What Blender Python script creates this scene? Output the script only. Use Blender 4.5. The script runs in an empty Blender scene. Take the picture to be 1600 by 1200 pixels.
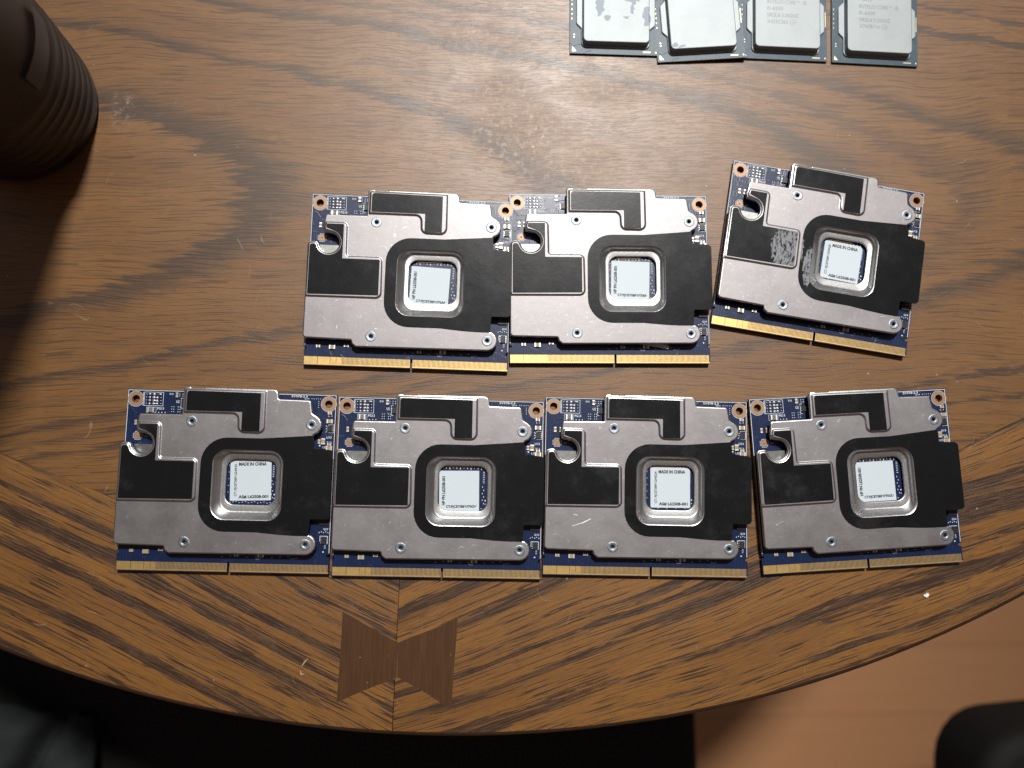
import bpy, bmesh, math, random
from mathutils import Vector, Matrix
from mathutils.geometry import tessellate_polygon
R = math.radians
MM = 0.001
sc = bpy.context.scene
col = sc.collection
random.seed(7)

# ------------------------------------------------------------------ camera
H, TX, TY = 0.2992079, 0.0357367, 0.0867584
cx_, sx_ = math.cos(TX), math.sin(TX)
cy_, sy_ = math.cos(TY), math.sin(TY)
fwd = Vector((0, sy_, -cy_)); up = Vector((0, cy_, sy_)); rt = Vector((1, 0, 0))
f2 = cx_ * fwd + sx_ * rt
r2 = cx_ * rt - sx_ * fwd
cam_d = bpy.data.cameras.new('camera')
cam = bpy.data.objects.new('camera', cam_d); col.objects.link(cam)
m = Matrix((r2, up, -f2)).transposed().to_4x4()
m.translation = Vector((0, 0, H))
cam.matrix_world = m
cam_d.sensor_width = 36
cam_d.lens = 1155 / 1600 * 36
cam_d.clip_start = 0.005
cam_d.clip_end = 50
cam_d.dof.use_dof = True
cam_d.dof.focus_distance = 0.295
cam_d.dof.aperture_fstop = 5.2
sc.camera = cam

# ------------------------------------------------------------------ light
W = bpy.data.worlds.new('World'); sc.world = W; W.use_nodes = True
nt = W.node_tree
bg = nt.nodes['Background']
tc = nt.nodes.new('ShaderNodeTexCoord'); sep = nt.nodes.new('ShaderNodeSeparateXYZ')
rmp = nt.nodes.new('ShaderNodeValToRGB')
mr = nt.nodes.new('ShaderNodeMapRange'); mr.inputs[1].default_value = -1; mr.inputs[2].default_value = 1
nt.links.new(tc.outputs['Generated'], sep.inputs[0]); nt.links.new(sep.outputs['Y'], mr.inputs[0])
nt.links.new(mr.outputs[0], rmp.inputs[0]); nt.links.new(rmp.outputs[0], bg.inputs['Color'])
rmp.color_ramp.elements[0].color = (0.22, 0.145, 0.115, 1)      # warm, wood coloured side of the room
rmp.color_ramp.elements[1].color = (0.44, 0.44, 0.46, 1)      # pale wall behind the lamp
rmp.color_ramp.elements[0].position = 0.35; rmp.color_ramp.elements[1].position = 0.85
bg.inputs['Strength'].default_value = 0.40

def lamp(name, loc, target, size, power, color):
    l = bpy.data.lights.new(name, 'AREA'); l.shape = 'DISK'; l.size = size; l.energy = power; l.color = color
    o = bpy.data.objects.new(name, l); col.objects.link(o); o.location = loc
    o.rotation_euler = (Vector(target) - Vector(loc)).to_track_quat('-Z', 'Y').to_euler()
    return o
kl_ = lamp('ceiling_lamp', (0.286, 1.365, 2.31), (0.05, 0.12, 0), 0.23, 4.6, (1.0, 0.975, 0.94))
kl_.data.spread = math.radians(40)      # spread narrowed so the light falls off towards the corners

sc.view_settings.view_transform = 'Standard'
sc.view_settings.look = 'None'
sc.view_settings.gamma = 1
sc.view_settings.exposure = 0
sc.view_settings.use_curve_mapping = False
sc.render.engine = 'CYCLES'
sc.cycles.max_bounces = 8

# ------------------------------------------------------------------ node helpers
class NT:
    def __init__(s, name):
        s.m = bpy.data.materials.new(name); s.m.use_nodes = True
        s.t = s.m.node_tree; s.b = s.t.nodes['Principled BSDF']
        s._co = None
    def set(s, key, v):
        i = s.b.inputs[key]
        if isinstance(v, bpy.types.NodeSocket): s.t.links.new(v, i)
        else: i.default_value = v
    def lk(s, i, v):
        if isinstance(v, bpy.types.NodeSocket): s.t.links.new(v, i)
        else: i.default_value = v
    def math(s, op, a, b=0.0, c=None, clamp=False):
        n = s.t.nodes.new('ShaderNodeMath'); n.operation = op; n.use_clamp = clamp
        s.lk(n.inputs[0], a); s.lk(n.inputs[1], b)
        if c is not None: s.lk(n.inputs[2], c)
        return n.outputs[0]
    def add(s, a, b): return s.math('ADD', a, b)
    def mul(s, a, b): return s.math('MULTIPLY', a, b)
    def co(s):
        if s._co is None:
            n = s.t.nodes.new('ShaderNodeTexCoord')
            v = s.t.nodes.new('ShaderNodeVectorMath'); v.operation = 'SCALE'; v.inputs['Scale'].default_value = 1000
            s.t.links.new(n.outputs['Object'], v.inputs[0])
            q = s.t.nodes.new('ShaderNodeSeparateXYZ'); s.t.links.new(v.outputs[0], q.inputs[0])
            s._co = (v.outputs[0], q.outputs[0], q.outputs[1], q.outputs[2])
        return s._co
    def jitter(s):
        """from here on the texture coordinates are shifted by a random amount per object"""
        v, x, y, z = s.co()
        r = s.t.nodes.new('ShaderNodeObjectInfo').outputs['Random']
        a = s.t.nodes.new('ShaderNodeVectorMath'); a.operation = 'ADD'
        s.t.links.new(v, a.inputs[0]); s.t.links.new(s.vec(s.mul(r, 3170.0), s.mul(r, 911.0), 0.0), a.inputs[1])
        q = s.t.nodes.new('ShaderNodeSeparateXYZ'); s.t.links.new(a.outputs[0], q.inputs[0])
        s._co = (a.outputs[0], q.outputs[0], q.outputs[1], q.outputs[2])
        return s._co
    def vec(s, x, y, z=0.0):
        n = s.t.nodes.new('ShaderNodeCombineXYZ')
        s.lk(n.inputs[0], x); s.lk(n.inputs[1], y); s.lk(n.inputs[2], z)
        return n.outputs[0]
    def noise(s, v, scale=1.0, detail=2.0, rough=0.5, dist=0.0):
        n = s.t.nodes.new('ShaderNodeTexNoise')
        s.lk(n.inputs['Vector'], v)
        n.inputs['Scale'].default_value = scale; n.inputs['Detail'].default_value = detail
        n.inputs['Roughness'].default_value = rough; n.inputs['Distortion'].default_value = dist
        return n.outputs[0]
    def step(s, v, a, b, o0=0.0, o1=1.0):
        n = s.t.nodes.new('ShaderNodeMapRange'); n.interpolation_type = 'SMOOTHSTEP'; n.clamp = True
        s.lk(n.inputs[0], v); s.lk(n.inputs[1], a); s.lk(n.inputs[2], b)
        n.inputs[3].default_value = o0; n.inputs[4].default_value = o1
        return n.outputs[0]
    def mix(s, f, a, b, mode='MIX'):
        n = s.t.nodes.new('ShaderNodeMix'); n.data_type = 'RGBA'; n.blend_type = mode
        s.lk(n.inputs[0], f)
        for i, v in ((6, a), (7, b)):
            if isinstance(v, bpy.types.NodeSocket): s.t.links.new(v, n.inputs[i])
            else: n.inputs[i].default_value = (*v, 1)
        return n.outputs[2]
    def ramp(s, v, stops):
        n = s.t.nodes.new('ShaderNodeValToRGB'); e = n.color_ramp.elements
        while len(e) < len(stops): e.new(0.5)
        for i, (p, c) in enumerate(stops):
            e[i].position = p; e[i].color = (*c, 1) if not isinstance(c, (int, float)) else (c, c, c, 1)
        s.lk(n.inputs[0], v); return n.outputs[0]
    def bump(s, h, strength, dist):
        n = s.t.nodes.new('ShaderNodeBump'); n.inputs['Strength'].default_value = strength
        n.inputs['Distance'].default_value = dist
        s.t.links.new(h, n.inputs['Height']); s.t.links.new(n.outputs[0], s.b.inputs['Normal'])
    def voro(s, v, scale, feature='F1'):
        n = s.t.nodes.new('ShaderNodeTexVoronoi'); n.feature = feature
        s.lk(n.inputs['Vector'], v); n.inputs['Scale'].default_value = scale
        return n.outputs['Distance']

def blob(n, x, y, px, py, rx, ry):
    a = n.math('POWER', n.mul(n.add(x, -px), 1 / rx), 2.0)
    b = n.math('POWER', n.mul(n.add(y, -py), 1 / ry), 2.0)
    return n.step(n.add(a, b), 1.0, 0.0)

def scratch_lines(n, v, scale, width, seed=0.0):
    """thin broken curved scratches (0..1), as contour lines of a slow noise"""
    a, x, y, z = n.co()
    q = n.noise(n.vec(n.add(x, seed * 17.3), n.add(y, seed * 5.1), seed), scale, 1, 0.3)
    f = n.math('FRACT', n.mul(q, 7.0))
    line = n.step(n.math('ABSOLUTE', n.add(f, -0.5)), width, 0.0)
    gate = n.step(n.noise(n.vec(n.add(x, -seed * 3.7), y, seed + 4), scale * 3.1, 2), 0.60, 0.68)
    return n.mul(line, gate)

# ------------------------------------------------------------------ wood materials
def wood(name, kind):
    n = NT(name); co, x, y, z = n.co()
    warp = n.noise(co, 0.012, 2)
    if kind == 'centre':
        u = x
        v = n.add(y, n.mul(n.add(warp, -0.5), 16))
        dy = n.add(v, -103.0)
        t = n.add(u, n.mul(n.mul(dy, dy), 0.038))
        fing = n.noise(n.vec(n.mul(u, 0.03), n.mul(v, 0.42), 3.3), 1.0, 4, 0.68)
        t = n.add(t, n.mul(n.add(fing, -0.5), 46))
        t = n.add(t, n.mul(n.add(n.noise(n.vec(n.mul(u, 0.07), n.mul(v, 1.1), 8.3), 1.0, 2, 0.6), -0.5), 22))
        tn = n.mul(n.add(t, 200), 1 / 1300)
        def P(mm): return (mm + 200) / 1300
        st = [(0.0, 0.05)]
        for c, hw, k in ((-90, 13, 1.0), (27, 8, 0.95), (84, 5, .3), (158, 10, .9), (203, 6, .6), (249, 9, .85)):
            st += [(P(c - hw - 1), 0.02), (P(c - hw + 3), k), (P(c + hw * .2), k * .9), (P(c + hw + 10), 0.04)]
        st += [(P(285), 0.05)]
        st = sorted(st)
        b1 = n.ramp(tn, st)
        nb = n.noise(n.vec(n.mul(t, 0.028), 0.0, 7.0), 1.0, 3, 0.65)
        far = n.step(t, 240.0, 300.0)
        b2 = n.mul(n.mul(n.step(nb, 0.52, 0.60), far), 0.9)
        band = n.math('MAXIMUM', b1, b2)
        uu, vv = u, v
        light, dark = (0.222, 0.099, 0.0215), (0.053, 0.028, 0.012)
        kl, kp = 0.22, 0.66
        pore_c = (0.024, 0.011, 0.005)
    else:
        if kind == 'left': ang = R(-26.5)
        elif kind == 'right': ang = R(18.5)
        else: ang = R(0)
        ca, sa = math.cos(ang), math.sin(ang)
        uu = n.add(n.mul(x, ca), n.mul(y, sa))
        vv = n.add(n.mul(x, -sa), n.mul(y, ca))
        k = 20 if kind == 'right' else 9
        vv = n.add(vv, n.mul(n.add(n.noise(n.vec(n.mul(uu, .006), n.mul(vv, .02), 2.0), 1.0, 1), -0.5), k))
        vw = n.add(vv, n.mul(n.noise(n.vec(n.mul(uu, 0.035), n.mul(vv, 0.5), 1.0), 1.0, 3, 0.6), 7))
        nb = n.noise(n.vec(n.mul(vw, 0.25), n.mul(uu, 0.004), {'left': 5.0, 'right': 9.4, 'rim': 2.0}[kind]), 1.0, 2, 0.6)
        band = n.step(nb, 0.50, 0.585)
        light, dark = (0.255, 0.110, 0.018), (0.050, 0.020, 0.005)
        kl, kp = 0.42, 1.0
        pore_c = (0.022, 0.008, 0.002)
    # broad tone, fine fibre, pores
    tone = n.noise(n.vec(n.mul(uu, 0.01), n.mul(vv, 0.07), 0.0), 1.0, 3)
    fib = n.noise(n.vec(n.mul(uu, 0.12), n.mul(vv, 2.6), 4.0), 1.0, 3, 0.7)
    base = n.mix(n.step(tone, 0.3, 0.7), light, tuple(c * k for c, k in zip(light, (0.80, 0.76, 0.72))))
    base = n.mix(n.mul(band, 0.82), base, dark)
    base = n.mix(n.step(fib, 0.30, 0.72, 0.0, 0.34), base, dark)
    lines = n.noise(n.vec(n.mul(uu, 0.010), n.mul(n.add(vv, n.mul(fib, .15)), 1.25), 17.0), 1.0, 2, 0.55)
    base = n.mix(n.step(lines, 0.50, 0.66, 0.0, kl), base, dark)
    p1 = n.noise(n.vec(n.mul(uu, 0.050), n.mul(n.add(vv, n.mul(fib, .2)), 1.6), 11.0), 1.0, 0, 0.4)
    thr = n.math('SUBTRACT', 0.61, n.mul(band, 0.12))
    por = n.step(p1, thr, n.add(thr, 0.055))
    p2 = n.noise(n.vec(n.mul(uu, 0.17), n.mul(vv, 4.2), 21.0), 1.0, 1, 0.4)
    thr2 = n.math('SUBTRACT', 0.60, n.mul(band, 0.12))
    por2 = n.step(p2, thr2, n.add(thr2, 0.07))
    pall = n.mul(n.math('MAXIMUM', n.mul(por, 0.78), n.mul(por2, 0.58)), kp)
    base = n.mix(pall, base, pore_c)
    # wear: pale scuffs and specks
    sp = n.voro(co, 0.09)
    speck = n.mul(n.step(sp, 0.045, 0.02), n.step(n.noise(co, 0.05, 1), 0.45, 0.55))
    wear = n.mul(speck, 0.6)
    sc1 = scratch_lines(n, co, 0.03, 0.012)
    wear = n.math('MAXIMUM', wear, n.mul(sc1, 0.28))
    rough = n.add(0.36, n.mul(n.noise(co, 0.05, 4, 0.65), 0.16))
    if kind == 'centre':
        m1 = None
        for (px, py, rx, ry, g) in ((-2, 172, 26, 12, .5), (8, 147, 20, 14, .6), (14, 131, 28, 22, .75), (34, 118, 30, 16, .5), (-149, 139, 7, 12, .5), (48, 150, 26, 8, .5)):
            bb = n.mul(blob(n, x, y, px, py, rx, ry), g)
            m1 = bb if m1 is None else n.math('MAXIMUM', m1, bb)
        grn = n.step(n.noise(co, 0.35, 5, 0.72), 0.48, 0.68)
        sc2 = scratch_lines(n, co, 0.10, 0.05, 5.0)
        wear = n.math('MAXIMUM', wear, n.mul(m1, n.math('MAXIMUM', n.mul(grn, 0.55), sc2)))
        rough = n.add(rough, n.mul(m1, 0.12))
    base = n.mix(wear, base, (0.50, 0.42, 0.34))
    n.set('Base Color', base)
    n.set('Roughness', rough)
    n.set('Specular IOR Level', 0.5)
    n.set('Coat Weight', 0.32); n.set('Coat Roughness', 0.50); n.set('Coat IOR', 1.6)
    hgt = n.add(n.mul(pall, -1.0), n.mul(fib, 0.15))
    n.bump(hgt, 0.35, 0.00012)
    return n.m

M = {}
M['wood_centre'] = wood('oak_centre', 'centre')
M['wood_left'] = wood('oak_border_left', 'left')
M['wood_right'] = wood('oak_border_right', 'right')

def walnut():
    n = NT('dark_inlay_wood'); co, x, y, z = n.co()
    f = n.noise(n.vec(n.mul(x, 1.3), n.mul(y, 0.06), 0), 1.0, 4, 0.7)
    g2 = n.noise(n.vec(n.mul(x, 0.22), n.mul(y, 0.012), 3), 1.0, 2, 0.5)
    c = n.mix(n.step(f, .36, .64), (0.082, 0.036, 0.012), (0.060, 0.025, 0.0085))
    c = n.mix(n.step(g2, .4, .62, 0, .3), c, (0.050, 0.02, 0.007))
    sp = n.step(n.voro(co, 0.16), 0.07, 0.03)
    n.set('Base Color', n.mix(n.mul(sp, 0.6), c, (.45, .38, .32)))
    n.set('Roughness', 0.42)
    n.bump(f, 0.15, 0.0001)
    return n.m
M['inlay'] = walnut()

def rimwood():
    n = NT('oak_rim_shaded'); co, x, y, z = n.co()
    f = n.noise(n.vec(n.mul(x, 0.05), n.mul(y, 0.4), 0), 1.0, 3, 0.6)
    n.set('Base Color', n.mix(f, (0.060, 0.028, 0.013), (0.018, 0.010, 0.006)))  # darkened: the shade on the rim's far-from-lamp side is put into its colour
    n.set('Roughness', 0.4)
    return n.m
M['rim'] = rimwood()

def floor_mat():
    n = NT('floor_boards'); co, x, y, z = n.co()
    pl = n.math('FLOOR', n.mul(y, 1 / 92.0))
    sh = n.noise(n.vec(n.mul(pl, 3.7), n.mul(n.math('FLOOR', n.mul(n.add(x, n.mul(pl, 331)), 1 / 900.0)), 2.1), 0), 1.0, 0)
    g = n.noise(n.vec(n.mul(x, 0.006), n.mul(y, 0.08), pl), 1.0, 4, 0.6)
    c = n.mix(g, (0.62, 0.33, 0.165), (0.50, 0.25, 0.12))
    c = n.mix(n.step(sh, .35, .65, 0, .4), c, (0.42, 0.19, 0.086))
    fr = n.math('FRACT', n.mul(y, 1 / 92.0))
    c = n.mix(n.mul(n.step(fr, 0.03, 0.0), 0.5), c, (0.05, 0.02, 0.01))
    n.set('Base Color', c); n.set('Roughness', 0.38)
    return n.m
M['floor'] = floor_mat()

# ------------------------------------------------------------------ metals, plastics
def alu(name='brushed_aluminium', tint=(0.290, 0.275, 0.278)):
    n = NT(name); co, x, y, z = n.jitter()
    br = n.noise(n.vec(n.mul(x, 5.0), n.mul(y, 0.25), 0), 1.0, 3, 0.6)
    cloud = n.noise(co, 0.10, 4, 0.62)
    s1 = scratch_lines(n, co, 0.13, 0.03)
    s2 = scratch_lines(n, co, 0.07, 0.014, 31.0)
    sc_ = n.math('MAXIMUM', s1, s2)
    c = n.mix(n.step(cloud, 0.3, 0.7), tuple(k * 0.92 for k in tint), tuple(min(1, k * 1.06) for k in tint))
    c = n.mix(n.mul(sc_, 0.75), c, (0.75, 0.75, 0.75))
    c = n.mix(n.step(n.noise(co, 1.3, 3, .7), 0.62, 0.74, 0, .4), c, (0.55, 0.55, 0.55))
    c = n.mix(n.step(n.noise(n.vec(n.mul(x, .25), n.mul(y, .9), 9), 1.0, 4, .7), 0.56, 0.70, 0, .35), c, (0.42, 0.42, 0.42))
    n.set('Base Color', c); n.set('Metallic', 1.0)
    n.set('Roughness', n.add(n.add(0.475, n.mul(n.add(cloud, -.5), 0.14)), n.mul(br, 0.10)))
    n.bump(n.add(n.mul(br, 0.5), n.mul(n.noise(co, 0.35, 2), 2.2)), 0.12, 0.00009)
    return n.m
M['alu'] = alu()

def black_film(name, worn=False):
    n = NT(name); co0, x0, y0, z0 = n.co()
    co, x, y, z = n.jitter()
    d = n.noise(co, 0.09, 4, 0.7)
    c = n.mix(n.step(n.noise(co, 1.1, 3, .7), 0.68, 0.78, 0, .20), (0.0065, 0.0070, 0.0082), (0.16, 0.16, 0.17))
    sm_ = n.mul(n.step(n.noise(co, 0.045, 5, 0.75), 0.52, 0.75), 0.05)
    c = n.mix(sm_, c, (0.30, 0.31, 0.33))
    s = scratch_lines(n, co, 0.09, 0.015, 3.0)
    c = n.mix(n.mul(s, 0.14), c, (0.25, 0.25, 0.26))
    rough = n.add(0.23, n.mul(d, 0.20))
    if worn:
        w1 = blob(n, x0, y0, 25.6, 35.7, 8.5, 13.0)
        w2 = blob(n, x0, y0, 35.3, 29.5, 3.0, 10.5)
        wm = n.math('MAXIMUM', w1, w2)
        g = n.noise(n.vec(n.mul(x0, 1.0), n.mul(y0, 0.45), 0), 0.8, 6, 0.75, 0.8)
        mask = n.mul(n.step(n.add(g, n.mul(n.step(wm, 0.0, 0.5), 0.22)), 0.655, 0.71), n.step(wm, 0.0, 0.06))
        c = n.mix(n.mul(mask, .85), c, (0.26, 0.27, 0.29))
        rough = n.add(rough, n.mul(mask, 0.2))
    n.set('Base Color', c)
    n.set('Roughness', rough); n.set('Specular IOR Level', 0.20)
    n.bump(n.add(d, n.mul(n.noise(co, .5, 2), .12)), 0.25, 0.00025)
    return n.m
M['film'] = black_film('black_insulating_film')
M['film_worn'] = black_film('black_insulating_film_worn', True)

def pcb(name, c1, c2, ro=0.34):
    n = NT(name); co, x, y, z = n.co()
    tr = n.math('FRACT', n.mul(n.add(x, n.mul(n.step(n.noise(co, .12, 1), .49, .51), 3.3)), 0.8))
    tr = n.step(tr, 0.42, 0.5)
    g = n.step(n.noise(co, 0.22, 1), 0.50, 0.53)
    c = n.mix(n.mul(n.mul(tr, g), 0.6), c1, c2)
    n.set('Base Color', c); n.set('Roughness', ro)
    n.set('Specular IOR Level', 0.5)
    n.bump(n.mul(tr, g), 0.25, 0.00006)
    return n.m
M['pcb'] = pcb('blue_solder_mask', (0.0045, 0.0135, 0.052), (0.0075, 0.022, 0.075))
M['pcb_cpu'] = pcb('teal_solder_mask', (0.024, 0.056, 0.082), (0.032, 0.070, 0.099), 0.48)

def plain(name, c, rough=0.5, metal=0.0, nscale=0.5, amt=0.25, bump=0.0, spec=0.5):
    n = NT(name); co, x, y, z = n.co()
    g = n.noise(co, nscale, 4, 0.6)
    n.set('Base Color', n.mix(g, tuple(k * (1 - amt) for k in c), tuple(min(1, k * (1 + amt)) for k in c)))
    n.set('Roughness', n.add(rough - 0.05, n.mul(g, 0.1))); n.set('Metallic', metal)
    n.set('Specular IOR Level', spec)
    if bump: n.bump(g, bump, 0.0001)
    return n.m
M['alu_edge'] = plain('aluminium_edge_highlight', (0.50, 0.495, 0.49), 0.36, 1.0, 1.2, 0.15, 0.3)  # plate bevels: highlights put in as a lighter base colour
M['copper'] = plain('bare_copper', (0.36, 0.22, 0.135), 0.45, 0.3, 0.9, 0.12)
M['gold'] = plain('gold_plating', (0.80, 0.55, 0.21), 0.40, 0.85, 0.5, 0.10)
M['silk'] = plain('white_silkscreen', (0.62, 0.66, 0.70), 0.6, 0, 2.0, 0.1)
M['solder'] = plain('solder', (0.80, 0.79, 0.77), 0.45, 1.0, 1.5, 0.1, 0.3)
M['ceramic'] = plain('tan_ceramic', (0.36, 0.27, 0.15), 0.5, 0, 2.0, 0.15)
M['grey_comp'] = plain('grey_component', (0.16, 0.15, 0.14), 0.45, 0, 2.0, 0.15)
M['black_comp'] = plain('black_component', (0.018, 0.018, 0.02), 0.45, 0, 2.0, 0.2)
M['dark_core'] = plain('dark_gap_filler', (0.012, 0.012, 0.013), 0.6, 0, 1.0, 0.2)
M['shield'] = plain('dull_metal_shield', (0.26, 0.265, 0.25), 0.42, 1.0, 0.4, 0.15, 0.3)
M['rivet'] = plain('zinc_rivet', (0.30, 0.335, 0.37), 0.45, 1.0, 3.0, 0.15, 0.8)
M['rivet_in'] = plain('rivet_bore', (0.45, 0.48, 0.52), 0.22, 1.0, 1.0, 0.3)
M['paper'] = plain('label_paper', (0.55, 0.62, 0.665), 0.6, 0, 0.6, 0.03)
M['ink'] = plain('label_ink', (0.012, 0.016, 0.022), 0.6, 0, 3.0, 0.2)
M['laser'] = plain('laser_etching', (0.16, 0.168, 0.168), 0.55, 0.6, 3.0, 0.2)
M['yellow_mark'] = plain('pin_mark_gold', (0.80, 0.74, 0.46), 0.4, 0.3, 1.0, 0.1)
M['white_bit'] = plain('white_fleck', (0.78, 0.78, 0.78), 0.7, 0, 2.0, 0.1)
M['smudge'] = plain('pale_dried_smear', (0.40, 0.29, 0.16), 0.5, 0, 0.9, 0.35)

def ihs_mat(name, stains):
    n = NT(name); co, x, y, z = n.co()
    fine = n.noise(co, 3.0, 4, 0.7)
    cloud = n.noise(co, 0.12, 3, 0.6)
    c = n.mix(cloud, (0.27, 0.295, 0.303), (0.34, 0.365, 0.372))
    r = n.add(0.56, n.mul(fine, 0.12))
    if stains:
        w = n.mul(n.add(n.noise(co, 0.4, 3, .6), -0.5), 5)
        xx = n.add(x, w); yy = n.add(y, n.mul(w, .7))
        mk = None
        for b in stains:
            bb = n.step(blob(n, xx, yy, *b), 0.12, 0.22)
            mk = bb if mk is None else n.math('MAXIMUM', mk, bb)
        c = n.mix(n.mul(mk, 0.8), c, (0.15, 0.17, 0.195))
    n.set('Base Color', c); n.set('Metallic', 0.9); n.set('Roughness', r)
    n.bump(fine, 0.25, 0.00008)
    return n.m
M['ihs'] = ihs_mat('nickel_lid', [])
M['ihs_stained'] = ihs_mat('nickel_lid_stained', [(12.3, 20, 2.0, 5.6), (15.0, 14.0, 1.9, 1.5), (26.0, 22.6, 4.4, 1.3), (26.0, 19, .9, 3.6), (32.4, 15.6, 2.2, 5.0), (23, 14.5, 1.6, .7)])
M['ihs_corner'] = ihs_mat('nickel_lid_corner_stain', [(7.2, 5.3, 1.5, 1.2), (10, 4.6, 1.4, .7)])

def plastic_dark():
    n = NT('dark_brown_plastic'); co, x, y, z = n.co()
    g = n.noise(co, 0.08, 3)
    n.set('Base Color', n.mix(g, (0.013, 0.0075, 0.0060), (0.021, 0.012, 0.0095)))
    n.set('Roughness', n.add(0.42, n.mul(g, 0.12)))
    return n.m
M['bottle'] = plastic_dark()
M['bottle_label'] = plain('mauve_grey_label', (0.032, 0.022, 0.023), 0.5, 0, 0.1, 0.2)
M['chair'] = plain('black_upholstery', (0.0075, 0.0065, 0.006), 0.75, 0, 0.05, 0.3, 0, 0.3)
def fabric():
    n = NT('dark_grey_fabric'); co, x, y, z = n.co()
    g = n.noise(co, 0.6, 5, 0.7); h = n.noise(co, 0.03, 3)
    c = n.mix(g, (0.014, 0.017, 0.017), (0.034, 0.038, 0.039))
    n.set('Base Color', n.mix(n.step(h, .4, .7, 0, .5), c, (0.013, 0.015, 0.016)))
    n.set('Roughness', 0.9); n.set('Specular IOR Level', 0.2)
    n.bump(g, 0.6, 0.0006)
    return n.m
M['fabric'] = fabric()

# ------------------------------------------------------------------ mesh helpers (all in mm)
class MB:
    def __init__(s): s.v = []; s.f = []; s.mi = []; s.sm = []
    def add(s, verts, faces, mi=0, smooth=False):
        k = len(s.v); s.v += [tuple(v) for v in verts]
        for f in faces: s.f.append([k + i for i in f]); s.mi.append(mi); s.sm.append(smooth)
    def fill(s, outer, z, holes=(), mi=0, flip=False):
        loops = [[Vector((p[0], p[1], 0)) for p in l] for l in (outer, *holes)]
        pts = [p for l in loops for p in l]
        tris = tessellate_polygon(loops)
        F = []
        for a, b, c in tris:
            A, B, C = pts[a], pts[b], pts[c]
            ar = (B - A).cross(C - A).z
            if abs(ar) < 1e-9: continue
            t = [a, b, c] if ar > 0 else [a, c, b]
            if flip: t.reverse()
            F.append(t)
        s.add([(p.x, p.y, z) for p in pts], F, mi, False)
    def rings(s, rings, mi=0, smooth=True, out=True):
        """rings: list of loops of 3d points (ccw seen from above), walking down on the outside"""
        n = len(rings[0]); V = [p for r in rings for p in r]; F = []
        for k in range(len(rings) - 1):
            for i in range(n):
                j = (i + 1) % n
                a, b, c, d = k * n + i, k * n + j, (k + 1) * n + j, (k + 1) * n + i
                F.append([a, d, c, b] if out else [a, b, c, d])
        s.add(V, F, mi, smooth)
    def prism(s, outer, z0, z1, holes=(), mi=0, bottom=True, mis=None):
        s.fill(outer, z1, holes, mi)
        if bottom: s.fill(outer, z0, holes, mi, True)
        mis = mi if mis is None else mis
        s.rings([[(p[0], p[1], z1) for p in outer], [(p[0], p[1], z0) for p in outer]], mis, False, True)
        for h in holes:
            s.rings([[(p[0], p[1], z1) for p in h], [(p[0], p[1], z0) for p in h]], mis, False, False)
    def box(s, x0, y0, z0, x1, y1, z1, mi=0):
        s.prism([(x0, y0), (x1, y0), (x1, y1), (x0, y1)], z0, z1, (), mi)
    def rect(s, x0, y0, x1, y1, z, mi=0):
        s.add([(x0, y0, z), (x1, y0, z), (x1, y1, z), (x0, y1, z)], [[0, 1, 2, 3]], mi)
    def disc(s, cx, cy, r, z, mi=0, n=14):
        s.add([(cx + r * math.cos(2 * math.pi * i / n), cy + r * math.sin(2 * math.pi * i / n), z) for i in range(n)], [list(range(n))], mi)
    def annulus(s, cx, cy, r0, r1, z, mi=0, n=40):
        V = []
        for i in range(n):
            a = 2 * math.pi * i / n; V += [(cx + r0 * math.cos(a), cy + r0 * math.sin(a), z), (cx + r1 * math.cos(a), cy + r1 * math.sin(a), z)]
        s.add(V, [[2 * i, 2 * i + 1, (2 * i + 3) % (2 * n), (2 * i + 2) % (2 * n)] for i in range(n)], mi)
    def line(s, x0, y0, x1, y1, w, z, mi=0):
        d = Vector((x1 - x0, y1 - y0)); 
        if d.length < 1e-6: return
        d.normalize(); nx, ny = -d.y * w / 2, d.x * w / 2
        s.add([(x0 - nx, y0 - ny, z), (x1 - nx, y1 - ny, z), (x1 + nx, y1 + ny, z), (x0 + nx, y0 + ny, z)], [[0, 1, 2, 3]], mi)
    def frame(s, x0, y0, x1, y1, w, z, mi=0):
        s.rect(x0, y0, x1, y0 + w, z, mi); s.rect(x0, y1 - w, x1, y1, z, mi)
        s.rect(x0, y0 + w, x0 + w, y1 - w, z, mi); s.rect(x1 - w, y0 + w, x1, y1 - w, z, mi)
    def dome(s, cx, cy, rx, ry, z, h, mi=0, n=10):
        rs = []
        for k in range(4):
            a = k / 4 * math.pi / 2
            rs.append([(cx + rx * math.cos(a) * math.cos(2 * math.pi * i / n), cy + ry * math.cos(a) * math.sin(2 * math.pi * i / n), z + h * math.sin(a)) for i in range(n)])
        s.rings(rs[::-1], mi, True)
        top = rs[-1]; s.add(top, [list(range(n))], mi, True)
    def mesh(s, name, mats):
        me = bpy.data.meshes.new(name)
        me.from_pydata([(x * MM, y * MM, z * MM) for x, y, z in s.v], [], s.f)
        for m_ in mats: me.materials.append(M[m_] if isinstance(m_, str) else m_)
        me.polygons.foreach_set('material_index', s.mi)
        me.polygons.foreach_set('use_smooth', s.sm)
        me.update(); return me
    def build(s, name, mats, parent=None):
        if isinstance(mats, str): mats = [mats]
        return link(name, s.mesh(name, mats), parent)

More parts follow.
